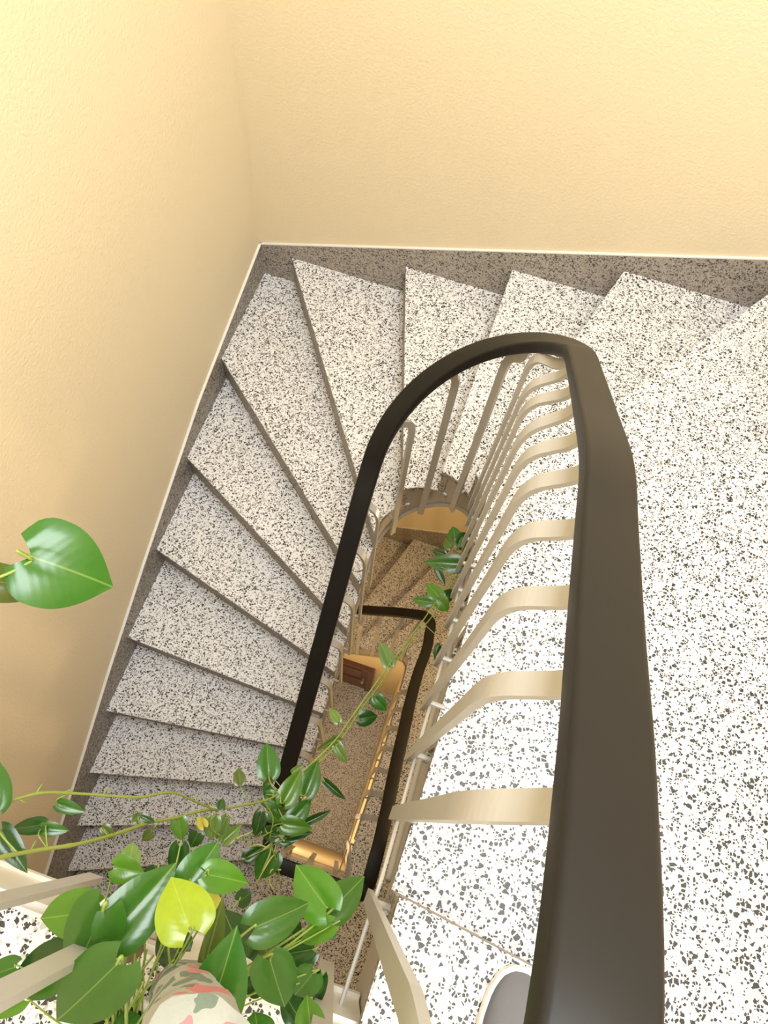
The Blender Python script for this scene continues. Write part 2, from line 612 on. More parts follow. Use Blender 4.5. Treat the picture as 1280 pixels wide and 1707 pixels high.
# ------------------------------------------------------------------ staircase
def line_poly(L, a_in, a_out, b_in, b_out, proud=0.008):
    """polygon between two cross lines; a is the lower line (larger s), b the upper one"""
    poly = []
    for s in reversed(L.inner.between(b_in, a_in)):
        p = L.off(s, proud)
        poly.append((p.x, p.y))
    for s in L.outer.between(b_out, a_out):
        p = L.outer.pos(s)
        poly.append((p.x, p.y))
    return poly


def make_stair(L, zo):
    root = empty('staircase', (1.9, -2.5, ZL + zo))
    parts = []
    body = MB()
    si, so = L.si, L.so
    for i in range(-5, 13):
        z = -i * H + zo
        back = 0.05 if i > -5 else 0.0
        poly = line_poly(L, si(i), so(i), si(i - 1) - back, so(i - 1) - back)
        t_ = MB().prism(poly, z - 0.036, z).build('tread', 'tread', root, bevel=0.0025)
        t_.data.materials.append(M['edge'])        # unpolished slab edges, their shade painted in with darker terrazzo
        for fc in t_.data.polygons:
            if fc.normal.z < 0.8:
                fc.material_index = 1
        rp = line_poly(L, si(i) - 0.004, so(i) - 0.004, si(i) - 0.030, so(i) - 0.030)
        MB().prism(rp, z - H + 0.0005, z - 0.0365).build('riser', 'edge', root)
        # plastered body below, its soffit following the flight
        K = 6
        for k in range(K):
            f0, f1 = k / K, (k + 1) / K
            a0, a1 = si(i) + (si(i - 1) - si(i)) * f0, si(i) + (si(i - 1) - si(i)) * f1
            b0, b1 = so(i) + (so(i - 1) - so(i)) * f0, so(i) + (so(i - 1) - so(i)) * f1
            if k == 0:          # the body steps back below each nosing
                a0 -= 0.03
                b0 -= 0.03
            if k == K - 1:
                a1 -= 0.031
                b1 -= 0.031
            zz0, zz1 = L.nosing_z(a0) - 0.34 + zo, L.nosing_z(a1) - 0.34 + zo
            body.prism([L.inner.pos(a0), L.outer.pos(b0), L.outer.pos(b1), L.inner.pos(a1)], [zz0, zz0, zz1, zz1], z - 0.0365)
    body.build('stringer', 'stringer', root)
    n = 70
    bead = []
    for k in range(n + 1):
        s_ = si(-5) + (si(12) - si(-5)) * k / n
        p = L.off(s_, 0.004)
        bead.append(Vector((p.x, p.y, L.nosing_z(s_) - 0.336 + zo)))
    MB().tube(bead, 0.009, 8).build('soffit_bead', 'stringer', root, smooth=True)
    for ch in root.children:
        ch.matrix_parent_inverse = Matrix.Translation(-root.location)
    return root


def copy_tree(o, parent=None):
    c = o.copy()
    C.objects.link(c)
    if parent is not None:
        c.parent = parent
    for ch in list(o.children):
        copy_tree(ch, c)
    return c


stair = make_stair(UP, 0.0)
tag(stair, 'upper winding staircase of pale speckled terrazzo treads, bright with daylight', 'staircase')
stair2 = make_stair(LOW, -STOREY)
tag(stair2, 'lower terrazzo staircase seen down through the narrow stairwell', 'staircase')

# ------------------------------------------------------------------ railings
RAILH = 0.84
RCX, RCY, RR = 1.222, -1.37, 0.218


def flight_rail(top, zo):
    pts = []
    for y, x, hh in ((-2.56, 1.404, 1.742), (-2.44, 1.409, 1.732), (-2.30, 1.419, 1.645), (-2.17, 1.427, 1.55), (-2.03, 1.434, 1.455),
                     (-1.884, 1.439, 1.36), (-1.70, 1.443, 1.195), (-1.50, 1.443, 1.02)):
        pts.append((x if top else interp(y, [-2.56, -2.3, -2.0, -1.7, -1.5], [1.470, 1.462, 1.446, 1.438, 1.440]), y, hh + zo))
    if top:
        for k in range(0, 13):
            th = math.pi * k / 12
            pts.append((RCX + RR * math.cos(th), RCY + RR * math.sin(th), 0.908 - 0.853 * k / 12 + 0.04 * math.sin(th) + zo))
        for y in (-1.462, -1.629, -1.798, -1.971, -2.143, -2.315, -2.46):
            pts.append((1.003, y, UP.nosing_z(UP.inner.find((1.02, y))) + RAILH + zo))
    else:
        pts += [(1.455, -1.30, zo + 0.86), (1.448, -1.18, zo + .77)]
        for k in range(0, 5):
            th = math.radians(22.5 * k)
            pts.append((1.36 + .085 * math.cos(th), -1.125 + .085 * math.sin(th), zo + 0.735 - 0.08 * k / 4))
        for s in (LOW.inner.find((x, YW)) for x in (1.2, 1.05, .9, .75, .62)):
            p = LOW.off(s, -0.065)
            pts.append((p.x, p.y, LOW.nosing_z(s) + RAILH + zo))
        pts += [(.50, -1.08, LOW.nosing_z(LOW.si(5)) + RAILH + zo - .06), (.46, -1.16, LOW.nosing_z(LOW.si(6)) + RAILH + zo + .05)]
        for y in (-1.35, -1.6, -1.85, -2.1, -2.35):
            s = LOW.inner.find((XW, y))
            pts.append((.45, y, LOW.nosing_z(s) + RAILH + zo))
    return pts


def rail_side(path):
    out = []
    for i in range(len(path)):
        t = path[min(i + 1, len(path) - 1)] - path[max(i - 1, 0)]
        t.z = 0
        t.normalize()
        out.append(Vector((t.y, -t.x, 0)))
    return out


def rail_section():
    wv, hv = 0.032, 0.016
    sec = []
    for cx_, cy_, a0 in ((wv - .006, hv - .006, 0), (-wv + .006, hv - .006, 90), (-wv + .007, -hv + .007, 180), (wv - .007, -hv + .007, 270)):
        r = .006 if a0 < 180 else .007
        for k in range(4):
            a = math.radians(a0 + 30 * k)
            sec.append((cx_ + r * math.cos(a), cy_ + r * math.sin(a)))
    return sec


def make_baluster(foot, rail, zfoot, side, root, pin_dir=None, pin_len=0.045, pin_z=0.05):
    """foot, rail: 2D / 3D points; side: horizontal direction along the railing"""
    f = Vector((foot[0], foot[1]))
    r = Vector((rail[0], rail[1]))
    zr = rail[2]
    e = r - f
    pts = [(f.x, f.y, zfoot), (f.x, f.y, zfoot + 0.1), (f.x, f.y, zr - 0.30), (f.x, f.y, zr - 0.20)]
    for a, dz in ((0.08, -0.150), (0.26, -0.118), (0.52, -0.098), (0.78, -0.078), (0.93, -0.05), (0.98, -0.012)):
        p = f + e * a
        pts.append((p.x, p.y, zr + dz))
    path = catmull(pts, 4)
    sec = [(-.0125, -.005), (.0125, -.005), (.0125, .005), (-.0125, .005)]
    sv = Vector((side[0], side[1], 0)).normalized()
    b = MB().sweep(path, sec, [sv] * len(path)).build('baluster', 'steel', root)
    if pin_dir is not None:
        a = Vector((f.x, f.y, zfoot + pin_z))
        MB().tube([a, a + Vector((pin_dir[0], pin_dir[1], 0)) * pin_len], 0.006, 8).build('fixing_pin', 'steel', b)
    return b


def closest_on(path, p):
    return min(path, key=lambda q: (q.x - p[0]) ** 2 + (q.y - p[1]) ** 2)


def make_railing(L, zo, top):
    root = empty('railing')
    root.location = (1.2, -2.64, ZL + zo)
    zl = 1.735 + zo
    if top:
        first = [(0.0, -2.645, zl), (0.4, -2.645, zl), (0.8, -2.645, zl), (1.2, -2.645, zl)]
    else:
        first = [(1.003, -2.47, UP.nosing_z(UP.inner.find((1.02, -2.47))) + RAILH),
                 (1.003, -2.56, zl + 0.075), (1.005, -2.615, zl + 0.02), (1.035, -2.643, zl), (1.2, -2.645, zl)]
    dx = 0.0 if top else 0.066
    corner = [(1.352 + dx, -2.645, zl), (1.392 + dx, -2.633, zl), (1.403 + dx, -2.60, zl)]
    path = catmull(first + corner + flight_rail(top, zo), 6)
    hr = MB().sweep(path, rail_section(), rail_side(path)).build('handrail', 'rail', root, smooth=True)
    blist = []
    for n in range(9, -1 if top else 1, -1):
        y = -2.345 + 0.12 * (8 - n)
        p = L.inner.pos(L.inner.find((1.4, y)))
        blist.append((L.inner.find((p.x, y)), (p.x + 0.042, y + 0.012)))
    blist[0] = (L.inner.find((1.39, -2.49)), (1.395, -2.62))
    if top:
        for fth, rth in ((6, 14), (50, 55), (100, 103), (146, 146)):
            s = L.inner.find((ACX + AR * math.cos(math.radians(fth)), ACY + AR * math.sin(math.radians(fth))))
            blist.append((s, (RCX + RR * math.cos(math.radians(rth)), RCY + RR * math.sin(math.radians(rth)))))
        for k in range(9):
            y = -1.425 - 0.13 * k
            blist.append((L.inner.find((1.02, y)), (1.003, y)))
    else:
        for x in (1.38, 1.245, 1.11, 0.985, .86, .73, .6):
            blist.append((L.inner.find((x, YW)), (x, -1.045)))
        for k in range(8):
            y = -1.3 - 0.14 * k
            blist.append((L.inner.find((XW, y)), (.45, y)))
    for s, rxy in blist:
        f = L.off(s, 0.045)
        rp = closest_on([q for q in path if abs(q.z - zo - L.nosing_z(s) - RAILH) < 0.35], rxy)
        wn = L.well_normal(s)
        bend = abs(L.inner.tan(s).x)        # posts on the curve hang lower
        make_baluster(f, (rp.x, rp.y, rp.z), L.nosing_z(s) - 0.14 - (0.17 * min(1, bend * 2.5) if top else 0) + zo, L.inner.tan(s), root, (-wn.x, -wn.y), 0.043,
                      0.05 + (.10 * min(1, bend * 2.5) if top else 0))
    # balusters along the landing edge
    for x in ((0.05, 0.19, 0.33, 0.47, 0.61, 0.89, 1.03, 1.17, 1.31) if top else (1.06, 1.19, 1.32)):
        make_baluster((x, Y_E + 0.058), (x, -2.645, zl), ZL + zo - 0.12, (1, 0), root, (0, -1), 0.043)
    # thin bar that ties the baluster feet on the straight flight
    bar = []
    for s in [L.si(-6) + (L.si(-2) - L.si(-6)) * k / 14 for k in range(15)]:
        p = L.off(s, 0.036)
        bar.append(Vector((p.x, p.y, L.nosing_z(s) - 0.105 + zo)))
    MB().tube(bar, 0.0038, 6).build('tie_bar', 'steel', root)
    for ch in root.children:
        ch.matrix_parent_inverse = Matrix.Translation(-root.location)
    return root


rl = make_railing(UP, 0.0, True)
tag(rl, 'black handrail with bent ivory balusters curving round the upper stairwell', 'railing')
rl2 = make_railing(LOW, -STOREY, False)
tag(rl2, 'black handrail of the lower flight seen far down inside the stairwell', 'railing')


# ------------------------------------------------------------------ unseen lamps added to warm the lower storeys
def added_lamp(loc, nrm, power, label):
    root = empty('added_lamp', loc)
    n = Vector(nrm)
    R = n.to_track_quat('Z', 'Y').to_matrix().to_4x4()
    a = MB().lathe([(0.06, 0), (0.06, 0.012), (0.045, 0.02)], 24).build('base_plate', 'white', root)
    a.matrix_local = R
    prof = [(0.045 + 0.045 * math.sin(math.pi * k / 10), 0.02 + 0.12 * k / 10) for k in range(10)] + [(0.01, 0.145)]
    g = MB().lathe(prof, 24).build('shade', 'glass', root, smooth=True)
    g.matrix_local = R
    l = bpy.data.lights.new('added_bulb', 'POINT')
    l.energy = power
    l.color = (1.0, 0.75, 0.43)
    l.shadow_soft_size = 0.06
    o = bpy.data.objects.new('added_bulb', l)
    link(o, root)
    o.location = n * 0.24
    tag(root, label, 'added lamp')
    return root


added_lamp((X_R + SK, -0.75, -1.25), (-1, 0, 0), 34, 'unseen opal glass lamp added on the cream wall above the lower winding treads')
added_lamp((0.66, Y_E - 0.002, -3.35), (0, 1, 0), 22, 'unseen opal glass lamp added on the ground floor wall below the stairs')


# ------------------------------------------------------------------ plants
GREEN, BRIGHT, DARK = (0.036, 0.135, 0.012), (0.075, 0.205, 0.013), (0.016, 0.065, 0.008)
OLIVE, PALE, LIME, YEL, BROWN = (0.085, 0.125, 0.018), (0.14, 0.24, 0.05), (0.31, 0.45, 0.012), (0.62, 0.54, 0.07), (0.20, 0.13, 0.07)


def leaf_mesh(name, fold, curl, wave):
    nu, nv = 18, 4
    prof = [(0, .40), (.06, .78), (.15, .97), (.28, 1.0), (.42, .95), (.56, .82), (.70, .62), (.82, .39), (.92, .17), (1.0, .0)]
    prof = [(p.x, p.y) for p in catmull([(a, b, 0) for a, b in prof], 6)]
    v, f = [], []
    for i in range(nu + 1):
        u = (i / nu) ** 1.25
        wd = 0.5 * interp(u, [a for a, _ in prof], [b for _, b in prof])
        for j in range(-nv, nv + 1):
            a = j / nv
            x = wd * a
            y = u - 0.15 * (1 - u) ** 4 * abs(a) ** 1.2 * 1.4
            z = fold * abs(x) - curl * (u - 0.2) ** 2 * (1 if u > .2 else .3) + wave * math.sin(5 * u + 2 * a) * abs(a) * 0.5
            z += 0.05 * math.sin(math.pi * min(1, abs(a))) * (1 - u)
            v.append((x, y, z))
    m = 2 * nv + 1
    for i in range(nu):
        for j in range(m - 1):
            f.append((i * m + j, i * m + j + 1, (i + 1) * m + j + 1, (i + 1) * m + j))
    me = bpy.data.meshes.new(name)
    me.from_pydata(v, [], f)
    for p in me.polygons:
        p.use_smooth = True
    me.materials.append(M['leaf'])
    return me


LEAF = [leaf_mesh('leaf_blade', 0.16, 0.22, 0.02), leaf_mesh('leaf_blade_flat', 0.06, 0.30, 0.03), leaf_mesh('leaf_blade_folded', 0.42, 0.18, 0.03)]


def add_leaf(root, bx, by, tx, ty, wpx, zb, zt=None, col=GREEN, kind=0, roll=None, stem=None):
    if zt is None:
        zt = zb - 0.012
    b, t = at(bx, by, zb), at(tx, ty, zt)
    mid = (b + t) * 0.5
    depth = (mid - CAM_POS).dot(CAM_ROT @ Vector((0, 0, -1)))
    wid = wpx * depth / FPX
    yv = t - b
    ln = yv.length
    yd = yv.normalized()
    view = (CAM_POS - mid).normalized()
    if roll is None:
        roll = random.uniform(-0.35, 0.35)
    nrm = (view - yd * view.dot(yd)).normalized()
    nrm = Matrix.Rotation(roll, 3, yd) @ nrm
    xd = yd.cross(nrm).normalized()
    wid /= max(0.5, math.cos(roll))
    o = bpy.data.objects.new('leaf', LEAF[kind])
    c = [a * random.uniform(0.9, 1.12) for a in col]
    o.color = (*c, 1)
    link(o, root)
    zs = min(ln, wid * 1.3)
    o.matrix_world = Matrix(((xd.x * wid, yd.x * ln, nrm.x * zs, b.x), (xd.y * wid, yd.y * ln, nrm.y * zs, b.y),
                             (xd.z * wid, yd.z * ln, nrm.z * zs, b.z), (0, 0, 0, 1)))
    if stem is not None:
        q = Vector(stem)
        m1 = b.lerp(q, 0.35) - yd * 0.25 * ln * 0.5 + Vector((0, 0, 0.012))
        path = catmull([b + yd * 0.02 * ln, b - yd * min(0.07 * ln, .006) - nrm * 0.002, m1, q], 5)
        r = max(0.0011, min(0.0024, ln * 0.022))
        p_ = MB().tube(path, r, 5).build('petiole', 'petiole', root, smooth=True)
        p_.parent = o
        PENDING.append((p_, o))
    return o


PENDING = []


def finish_plant(root):
    bpy.context.view_layer.update()
    for ch in root.children:
        mw = ch.matrix_world.copy() if False else None
    for ch in list(root.children):
        ch.matrix_parent_inverse = Matrix.Translation(-root.location)
    for p_, o in PENDING:
        p_.matrix_parent_inverse = (Matrix.Translation(root.location) @ Matrix.Translation(-root.location) @ o.matrix_basis).inverted()
    PENDING.clear()


def make_pot(root, c, r, h, two):
    """white glazed pot: outer wall, rolled rim and inner wall in one lathe, blue band, soil"""
    prof = [(r * .70, 0), (r * .74, .01), (r * .93, h * .8), (r * 1.0, h - .016), (r * 1.06, h - .012), (r * 1.07, h - .004),
            (r * 1.02, h), (r * .93, h - .003), (r * .91, h - .02), (r * .86, h * .72)]
    MB().lathe(prof, 40, c).build('pot', 'pot', root, smooth=True)
    band = MB().lathe([(r * .80, h * .34), (r * .868, h * .5), (r * .90, h * .62), (r * .84, h * .62), (r * .78, h * .34)], 40, c)
    band.build('glaze_band', 'pot_blue', root, smooth=True)
    MB().lathe([(r * .80, h * .70), (r * .885, h - .034), (r * .5, h - .026), (.002, h - .022)], 28, c).build('soil', 'soil', root, smooth=True)


# --- the pothos whose pot stands on the top landing behind the balusters
PA = Vector((1.075, -2.765, ZL))
plantA = empty('potted_pothos', PA)
make_pot(plantA, PA, 0.088, 0.15, True)
SOIL = PA + Vector((0, 0, 0.13))


def soil_pt():
    a, r = random.uniform(0, 6.3), random.uniform(0, 0.05)
    return SOIL + Vector((r * math.cos(a), r * math.sin(a) + .015, -0.004))


near = [
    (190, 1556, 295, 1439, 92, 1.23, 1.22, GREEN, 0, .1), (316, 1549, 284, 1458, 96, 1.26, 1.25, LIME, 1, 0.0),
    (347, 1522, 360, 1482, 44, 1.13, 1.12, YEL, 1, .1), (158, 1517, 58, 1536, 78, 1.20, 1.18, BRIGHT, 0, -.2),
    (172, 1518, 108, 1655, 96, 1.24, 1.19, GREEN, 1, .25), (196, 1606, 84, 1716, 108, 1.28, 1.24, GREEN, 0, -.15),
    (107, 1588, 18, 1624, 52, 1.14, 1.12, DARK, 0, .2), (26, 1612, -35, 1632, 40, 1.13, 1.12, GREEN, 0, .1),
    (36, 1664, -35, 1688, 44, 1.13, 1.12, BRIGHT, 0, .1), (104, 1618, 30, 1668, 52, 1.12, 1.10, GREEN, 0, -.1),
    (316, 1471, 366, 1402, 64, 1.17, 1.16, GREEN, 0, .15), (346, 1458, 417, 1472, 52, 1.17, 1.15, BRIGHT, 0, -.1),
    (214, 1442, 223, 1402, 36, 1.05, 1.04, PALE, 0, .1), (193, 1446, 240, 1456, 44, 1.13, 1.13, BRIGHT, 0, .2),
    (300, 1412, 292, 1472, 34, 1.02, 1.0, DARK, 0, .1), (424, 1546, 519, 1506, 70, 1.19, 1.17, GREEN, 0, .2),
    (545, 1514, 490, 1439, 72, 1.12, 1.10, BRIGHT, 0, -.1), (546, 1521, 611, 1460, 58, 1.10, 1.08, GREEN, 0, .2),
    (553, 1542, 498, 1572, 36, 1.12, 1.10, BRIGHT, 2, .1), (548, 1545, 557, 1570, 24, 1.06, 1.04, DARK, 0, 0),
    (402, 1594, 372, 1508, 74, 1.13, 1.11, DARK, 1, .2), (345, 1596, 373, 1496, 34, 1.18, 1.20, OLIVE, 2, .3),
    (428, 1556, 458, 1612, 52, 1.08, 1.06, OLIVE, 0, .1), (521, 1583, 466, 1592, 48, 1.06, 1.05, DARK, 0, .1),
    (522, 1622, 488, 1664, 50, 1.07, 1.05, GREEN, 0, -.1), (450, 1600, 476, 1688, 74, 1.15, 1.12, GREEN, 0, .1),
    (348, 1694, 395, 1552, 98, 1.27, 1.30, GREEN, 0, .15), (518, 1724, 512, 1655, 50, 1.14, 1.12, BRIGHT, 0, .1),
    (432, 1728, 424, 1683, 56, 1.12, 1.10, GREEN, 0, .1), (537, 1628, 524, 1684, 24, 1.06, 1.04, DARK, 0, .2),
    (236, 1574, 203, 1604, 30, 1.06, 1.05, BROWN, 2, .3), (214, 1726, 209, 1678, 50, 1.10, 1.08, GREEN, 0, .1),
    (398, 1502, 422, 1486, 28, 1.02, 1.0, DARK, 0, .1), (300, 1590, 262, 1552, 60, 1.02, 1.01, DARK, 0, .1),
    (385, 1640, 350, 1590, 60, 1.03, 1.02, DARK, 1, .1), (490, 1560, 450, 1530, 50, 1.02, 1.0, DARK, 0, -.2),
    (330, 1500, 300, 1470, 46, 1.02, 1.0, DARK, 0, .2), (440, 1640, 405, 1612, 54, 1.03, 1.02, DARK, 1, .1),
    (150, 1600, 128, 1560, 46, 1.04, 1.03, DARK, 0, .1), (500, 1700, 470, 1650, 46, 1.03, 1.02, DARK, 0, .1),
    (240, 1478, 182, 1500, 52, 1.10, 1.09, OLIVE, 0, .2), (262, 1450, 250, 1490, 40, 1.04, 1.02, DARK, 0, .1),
]
for (bx, by, tx, ty, wp, zb, zt, col, kd, rl_) in near:
    add_leaf(plantA, bx, by, tx, ty, wp, zb, zt, col, kd, rl_, soil_pt())
# bare pale stems and old roots over the soil
for k in range(9):
    a = soil_pt() + Vector((0, 0, .0))
    b = at(random.uniform(200, 300), random.uniform(1570, 1640), random.uniform(1.06, 1.12))
    m = a.lerp(b, .5) + Vector((random.uniform(-.02, .02), random.uniform(-.01, .02), .02))
    MB().tube(catmull([a, m, b], 6), .0016, 5).build('stem', 'petiole', plantA, smooth=True)
finish_plant(plantA)
tag(plantA, 'bushy pothos in a white pot on the landing, with one lime yellow leaf', 'potted plant')

# --- the trailing pothos whose long vines cross the stairwell
PB = Vector((0.50, -2.86, ZL))
plantB = empty('trailing_pothos', PB)
make_pot(plantB, PB, 0.10, 0.17, False)
SB = PB + Vector((0, 0.02, 0.14))


def px_path(lst):
    return [at(u, v, z) for u, v, z in lst]


V1 = [SB, SB + Vector((.08, .12, .10))] + px_path([(-60, 1352, .98), (0, 1340, .94), (40, 1328, .91), (80, 1321, .88), (148, 1324, .82), (230, 1329, .74), (285, 1321, .66), (325, 1336, .58), (362, 1352, .50)])
V2 = [SB, SB + Vector((.10, .08, .12))] + px_path([(-60, 1442, .98), (0, 1429, .94), (70, 1416, .88), (130, 1407, .83), (190, 1391, .75), (250, 1371, .66), (290, 1364, .60), (335, 1352, .53), (380, 1347, .46), (440, 1335, .38), (468, 1322, .33)])
V3 = px_path([(468, 1322, .33), (500, 1291, .29), (555, 1238, .24), (590, 1190, .19), (640, 1120, .12), (672, 1078, .08), (708, 1030, .03), (745, 975, -.02), (775, 922, -.07), (792, 890, -.10)])
V4 = px_path([(462, 1345, .31), (505, 1295, .275), (560, 1243, .225), (600, 1185, .175), (645, 1125, .105), (690, 1062, .05), (722, 1025, .02), (760, 962, -.04), (786, 912, -.09)])
V5 = px_path([(440, 1335, .38), (455, 1365, .34), (450, 1400, .30), (462, 1440, .27), (468, 1480, .24)])
V6 = px_path([(362, 1352, .50), (350, 1375, .49), (372, 1395, .46), (420, 1400, .40), (455, 1385, .34)])
V7 = [SB, SB + Vector((.04, .22, .22))] + px_path([(-120, 985, 1.36), (-40, 972, 1.35), (10, 958, 1.34), (55, 934, 1.33)])
VINES = []
for k, (pts, r0, r1) in enumerate(((V1, .0032, .002), (V2, .0042, .0026), (V3, .0026, .0016), (V4, .0022, .0014), (V5, .002, .0013), (V6, .002, .0014), (V7, .0030, .0018))):
    path = catmull(pts, 7)
    n = len(path) - 1
    rad = [(r0 + (r1 - r0) * i / n) * (1.25 if i % 11 == 0 else 1.0) for i in range(n + 1)]
    MB().tube(path, rad, 6).build('vine', 'petiole' if k in (2, 3, 4, 6) else 'vine', plantB, smooth=True)
    VINES.append(path)
# short aerial roots along the vines
for path in VINES[:2] + VINES[4:6]:
    for i in range(14, len(path) - 2, 6):
        a = path[i]
        d = Vector((random.uniform(-1, 1), random.uniform(-1, 1), random.uniform(-1.2, .3))).normalized()
        MB().tube([a, a + d * .009, a + d * .016 + Vector((0, 0, -.004))], [.0013, .001, .0006], 5).build('aerial_root', 'petiole', plantB)


for lst in ([(470, 1392), (456, 1398), (449, 1425), (437, 1452)], [(474, 1402), (463, 1394), (457, 1422), (446, 1460)], [(470, 1426), (456, 1426), (442, 1446), (427, 1474)],
            [(468, 1450), (453, 1450), (449, 1468), (456, 1484)], [(412, 1414), (430, 1408), (446, 1412), (458, 1400)], [(405, 1424), (424, 1424), (442, 1414), (462, 1396)],
            [(430, 1378), (440, 1392), (455, 1392), (466, 1380)], [(452, 1340), (446, 1362), (434, 1384), (424, 1396)], [(384, 1408), (398, 1396), (420, 1386), (446, 1360)]):
    MB().tube(catmull([at(u, v, .31 - .0004 * (v - 1340) + .012 * math.sin(u)) for u, v in lst], 6), .0021, 5).build('aerial_root', 'root', plantB, smooth=True)


def nearest_vine(p, lim=None):
    return min((q for v in VINES for q in v), key=lambda q: (q - p).length)


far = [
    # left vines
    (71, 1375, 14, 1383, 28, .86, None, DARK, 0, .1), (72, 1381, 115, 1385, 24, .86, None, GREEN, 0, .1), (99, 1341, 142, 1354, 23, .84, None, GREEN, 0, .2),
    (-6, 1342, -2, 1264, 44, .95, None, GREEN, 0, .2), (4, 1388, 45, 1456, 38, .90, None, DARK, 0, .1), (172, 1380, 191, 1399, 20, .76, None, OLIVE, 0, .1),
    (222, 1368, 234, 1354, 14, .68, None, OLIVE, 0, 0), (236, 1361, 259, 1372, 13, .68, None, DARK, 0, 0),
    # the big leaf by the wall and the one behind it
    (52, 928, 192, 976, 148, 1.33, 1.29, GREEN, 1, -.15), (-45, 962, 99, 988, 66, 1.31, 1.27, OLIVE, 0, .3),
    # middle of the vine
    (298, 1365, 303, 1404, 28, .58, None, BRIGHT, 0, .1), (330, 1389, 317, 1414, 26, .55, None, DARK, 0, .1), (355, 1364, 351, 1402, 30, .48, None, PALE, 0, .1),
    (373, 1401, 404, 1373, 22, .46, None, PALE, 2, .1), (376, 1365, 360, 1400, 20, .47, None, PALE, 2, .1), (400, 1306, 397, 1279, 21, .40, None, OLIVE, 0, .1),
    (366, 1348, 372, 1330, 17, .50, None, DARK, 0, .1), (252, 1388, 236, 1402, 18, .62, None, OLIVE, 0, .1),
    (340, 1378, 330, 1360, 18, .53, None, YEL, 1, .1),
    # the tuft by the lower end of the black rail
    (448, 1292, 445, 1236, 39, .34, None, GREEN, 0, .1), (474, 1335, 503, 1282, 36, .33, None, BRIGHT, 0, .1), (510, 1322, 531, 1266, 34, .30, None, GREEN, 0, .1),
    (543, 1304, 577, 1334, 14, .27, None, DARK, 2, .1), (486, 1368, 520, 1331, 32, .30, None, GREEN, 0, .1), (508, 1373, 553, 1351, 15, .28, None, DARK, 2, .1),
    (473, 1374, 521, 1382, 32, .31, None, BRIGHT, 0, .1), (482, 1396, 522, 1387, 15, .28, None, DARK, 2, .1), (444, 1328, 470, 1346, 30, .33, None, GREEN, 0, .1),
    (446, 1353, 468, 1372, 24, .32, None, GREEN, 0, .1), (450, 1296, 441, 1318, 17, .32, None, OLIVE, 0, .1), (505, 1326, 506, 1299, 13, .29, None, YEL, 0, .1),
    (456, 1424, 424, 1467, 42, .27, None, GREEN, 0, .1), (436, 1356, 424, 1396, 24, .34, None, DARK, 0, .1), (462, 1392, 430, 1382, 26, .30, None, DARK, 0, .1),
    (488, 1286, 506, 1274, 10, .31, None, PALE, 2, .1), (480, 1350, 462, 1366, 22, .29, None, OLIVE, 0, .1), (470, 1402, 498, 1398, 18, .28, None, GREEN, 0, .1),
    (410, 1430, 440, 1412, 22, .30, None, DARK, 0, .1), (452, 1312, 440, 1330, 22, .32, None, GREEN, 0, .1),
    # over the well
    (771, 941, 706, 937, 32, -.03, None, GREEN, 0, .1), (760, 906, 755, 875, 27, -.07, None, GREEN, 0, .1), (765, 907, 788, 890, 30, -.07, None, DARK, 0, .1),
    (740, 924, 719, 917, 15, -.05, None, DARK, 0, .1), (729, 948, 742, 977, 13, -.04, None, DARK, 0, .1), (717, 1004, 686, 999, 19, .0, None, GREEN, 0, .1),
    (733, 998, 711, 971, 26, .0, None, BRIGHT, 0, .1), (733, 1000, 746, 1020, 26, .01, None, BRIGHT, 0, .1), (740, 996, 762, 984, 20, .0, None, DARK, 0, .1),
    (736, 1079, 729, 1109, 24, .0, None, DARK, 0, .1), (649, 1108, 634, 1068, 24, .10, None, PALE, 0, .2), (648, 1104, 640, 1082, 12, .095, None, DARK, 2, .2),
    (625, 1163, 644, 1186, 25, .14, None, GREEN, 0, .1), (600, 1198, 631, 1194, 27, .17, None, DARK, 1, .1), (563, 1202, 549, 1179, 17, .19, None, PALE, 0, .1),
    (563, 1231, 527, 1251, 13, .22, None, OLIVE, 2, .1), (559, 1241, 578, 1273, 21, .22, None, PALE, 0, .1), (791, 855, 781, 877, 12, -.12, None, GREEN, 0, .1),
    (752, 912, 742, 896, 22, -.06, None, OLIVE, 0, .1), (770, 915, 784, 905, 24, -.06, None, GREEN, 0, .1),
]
for (bx, by, tx, ty, wp, zb, zt, col, kd, rl_) in far:
    b = at(bx, by, zb)
    add_leaf(plantB, bx, by, tx, ty, wp, zb, (zb - 0.006) if zt is None else zt, col, kd, rl_, nearest_vine(b))
finish_plant(plantB)
tag(plantB, 'trailing pothos whose long leafy vines stretch across the stairwell', 'potted plant')


# ------------------------------------------------------------------ rolled cloth tucked between the balusters
def cloth_roll():
    a, b = at(304, 1652, 1.12), at(324, 1768, 1.50)
    d = (b - a).normalized()
    x = d.orthogonal().normalized()
    y = d.cross(x)
    n, m = 28, 26
    v, f = [], []
    L_ = (b - a).length
    for i in range(m + 1):
        t = i / m
        rr = 0.036 + 0.006 * t
        if t < .08:
            rr *= math.sqrt(max(0.0, 1 - ((.08 - t) / .08) ** 2)) * .75 + .25
        for k in range(n):
            an = 2 * math.pi * k / n
            q = rr * (1 + .05 * math.sin(3 * an + 9 * t) + .03 * math.sin(7 * an - 17 * t) + .03 * math.sin(40 * t))
            v.append((q * math.cos(an), q * math.sin(an), t * L_))
    for i in range(m):
        for k in range(n):
            f.append((i * n + k, i * n + (k + 1) % n, (i + 1) * n + (k + 1) % n, (i + 1) * n + k))
    f.append(tuple(range(n))[::-1])
    f.append(tuple(range(m * n, m * n + n)))
    root = empty('wrapped_cloth', a)
    R = Matrix((x, y, d)).transposed().to_4x4()
    o = mesh_obj('cloth', v, f, 'cloth', root, smooth=True)
    o.matrix_local = R
    tag(root, 'floral cloth in pink and grey green wrapped round a baluster beside the bushy pothos', 'cloth')


cloth_roll()


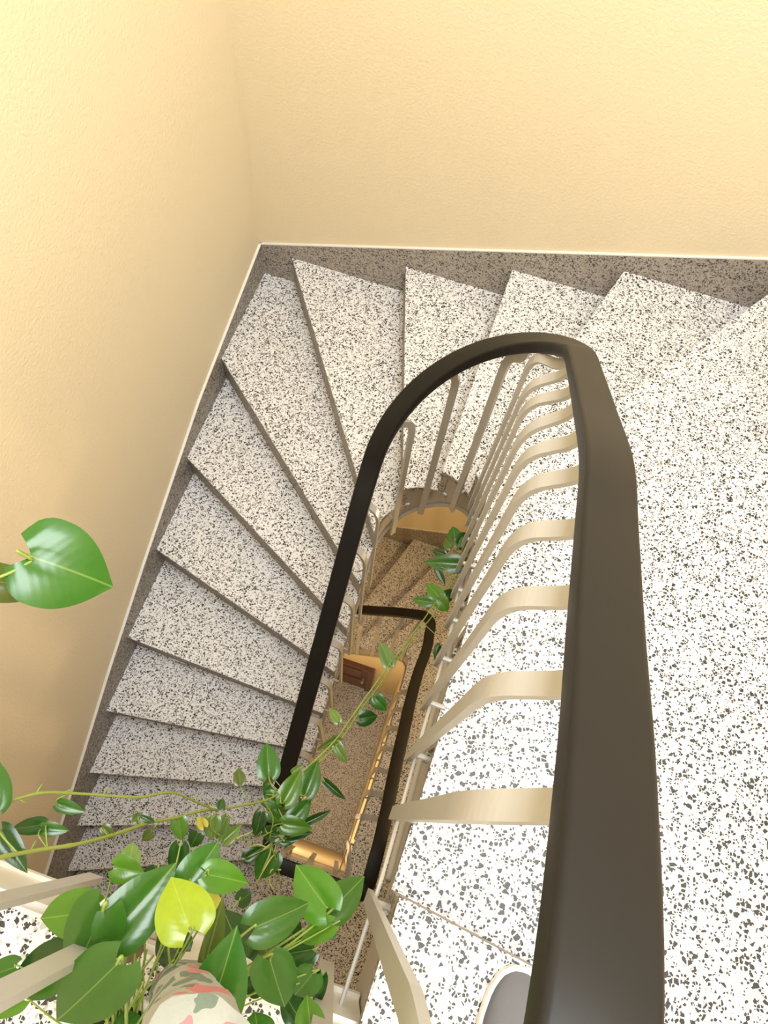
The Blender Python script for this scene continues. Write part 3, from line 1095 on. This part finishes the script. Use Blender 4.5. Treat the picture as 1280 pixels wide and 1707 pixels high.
# ------------------------------------------------------------------ shoe on the landing
def make_shoe():
    toe, back = at(872, 1613, .90), at(850, 1760, .90)
    toe.z = back.z = 0
    d = (back - toe).normalized()          # from toe to heel
    side = Vector((-d.y, d.x, 0))
    root = empty('shoe', (toe.x + d.x * .14, toe.y + d.y * .14, ZL))
    inv = Vector(root.location)
    Ls = .285
    prof = [(0, .012), (.012, .030), (.035, .043), (.07, .051), (.10, .053), (.14, .047), (.18, .042), (.22, .040), (.26, .037), (.276, .026), (.285, .008)]
    N = 24
    us = [Ls * (0.5 - 0.5 * math.cos(math.pi * k / N)) for k in range(N + 1)]

    def hw(u):
        return interp(u, [a for a, _ in prof], [b for _, b in prof])

    def outline(sc):
        pts = []
        for u in us:
            pts.append(toe + d * u + side * hw(u) * sc)
        for u in reversed(us):
            pts.append(toe + d * u - side * hw(u) * sc)
        return pts
    c = toe + d * Ls * .5

    def ring(sc, z):
        return [Vector((c.x + (p.x - c.x) * sc, c.y + (p.y - c.y) * sc, z)) for p in outline(1.0)]
    rings = [ring(.96, ZL + .001), ring(1.0, ZL + .006), ring(1.0, ZL + .022), ring(.975, ZL + .026), ring(.88, ZL + .026)]
    n = len(rings[0])
    v = [p for r in rings for p in r]
    f = [(i * n + k, i * n + (k + 1) % n, (i + 1) * n + (k + 1) % n, (i + 1) * n + k) for i in range(len(rings) - 1) for k in range(n)]
    f += [tuple(range(n))[::-1], tuple(range((len(rings) - 1) * n, len(rings) * n))]
    s_ = mesh_obj('sole', v, f, 'sole', root, smooth=False)
    # upper: arched sections over the sole, with an opening towards the heel
    v, f = [], []
    K = 12
    for u in us:
        h_ = interp(u, [0, .02, .06, .12, .16, .22, .285], [.026, .040, .050, .066, .082, .074, .078])
        w_ = hw(u) * .90 + .001
        uu = .006 + u * (Ls - .012) / Ls
        for k in range(K + 1):
            a = math.pi * k / K
            p = toe + d * uu + side * (w_ * math.cos(a))
            v.append((p.x, p.y, ZL + .024 + (h_ - .024) * math.sin(a) ** .7))
    m = K + 1
    for i in range(N):
        for k in range(K):
            if us[i] > .15 and us[i] < .262 and 3 <= k <= 8:
                continue
            f.append((i * m + k, i * m + k + 1, (i + 1) * m + k + 1, (i + 1) * m + k))
    up = mesh_obj('upper', v, f, 'shoe', root, smooth=True)
    md = up.modifiers.new('thickness', 'SOLIDIFY')
    md.thickness = .003
    md.offset = -1
    for o in (s_, up):
        o.matrix_parent_inverse = Matrix.Translation(-inv)
    tag(root, 'grey slip-on shoe with a white rubber sole standing on the landing', 'shoe')


make_shoe()
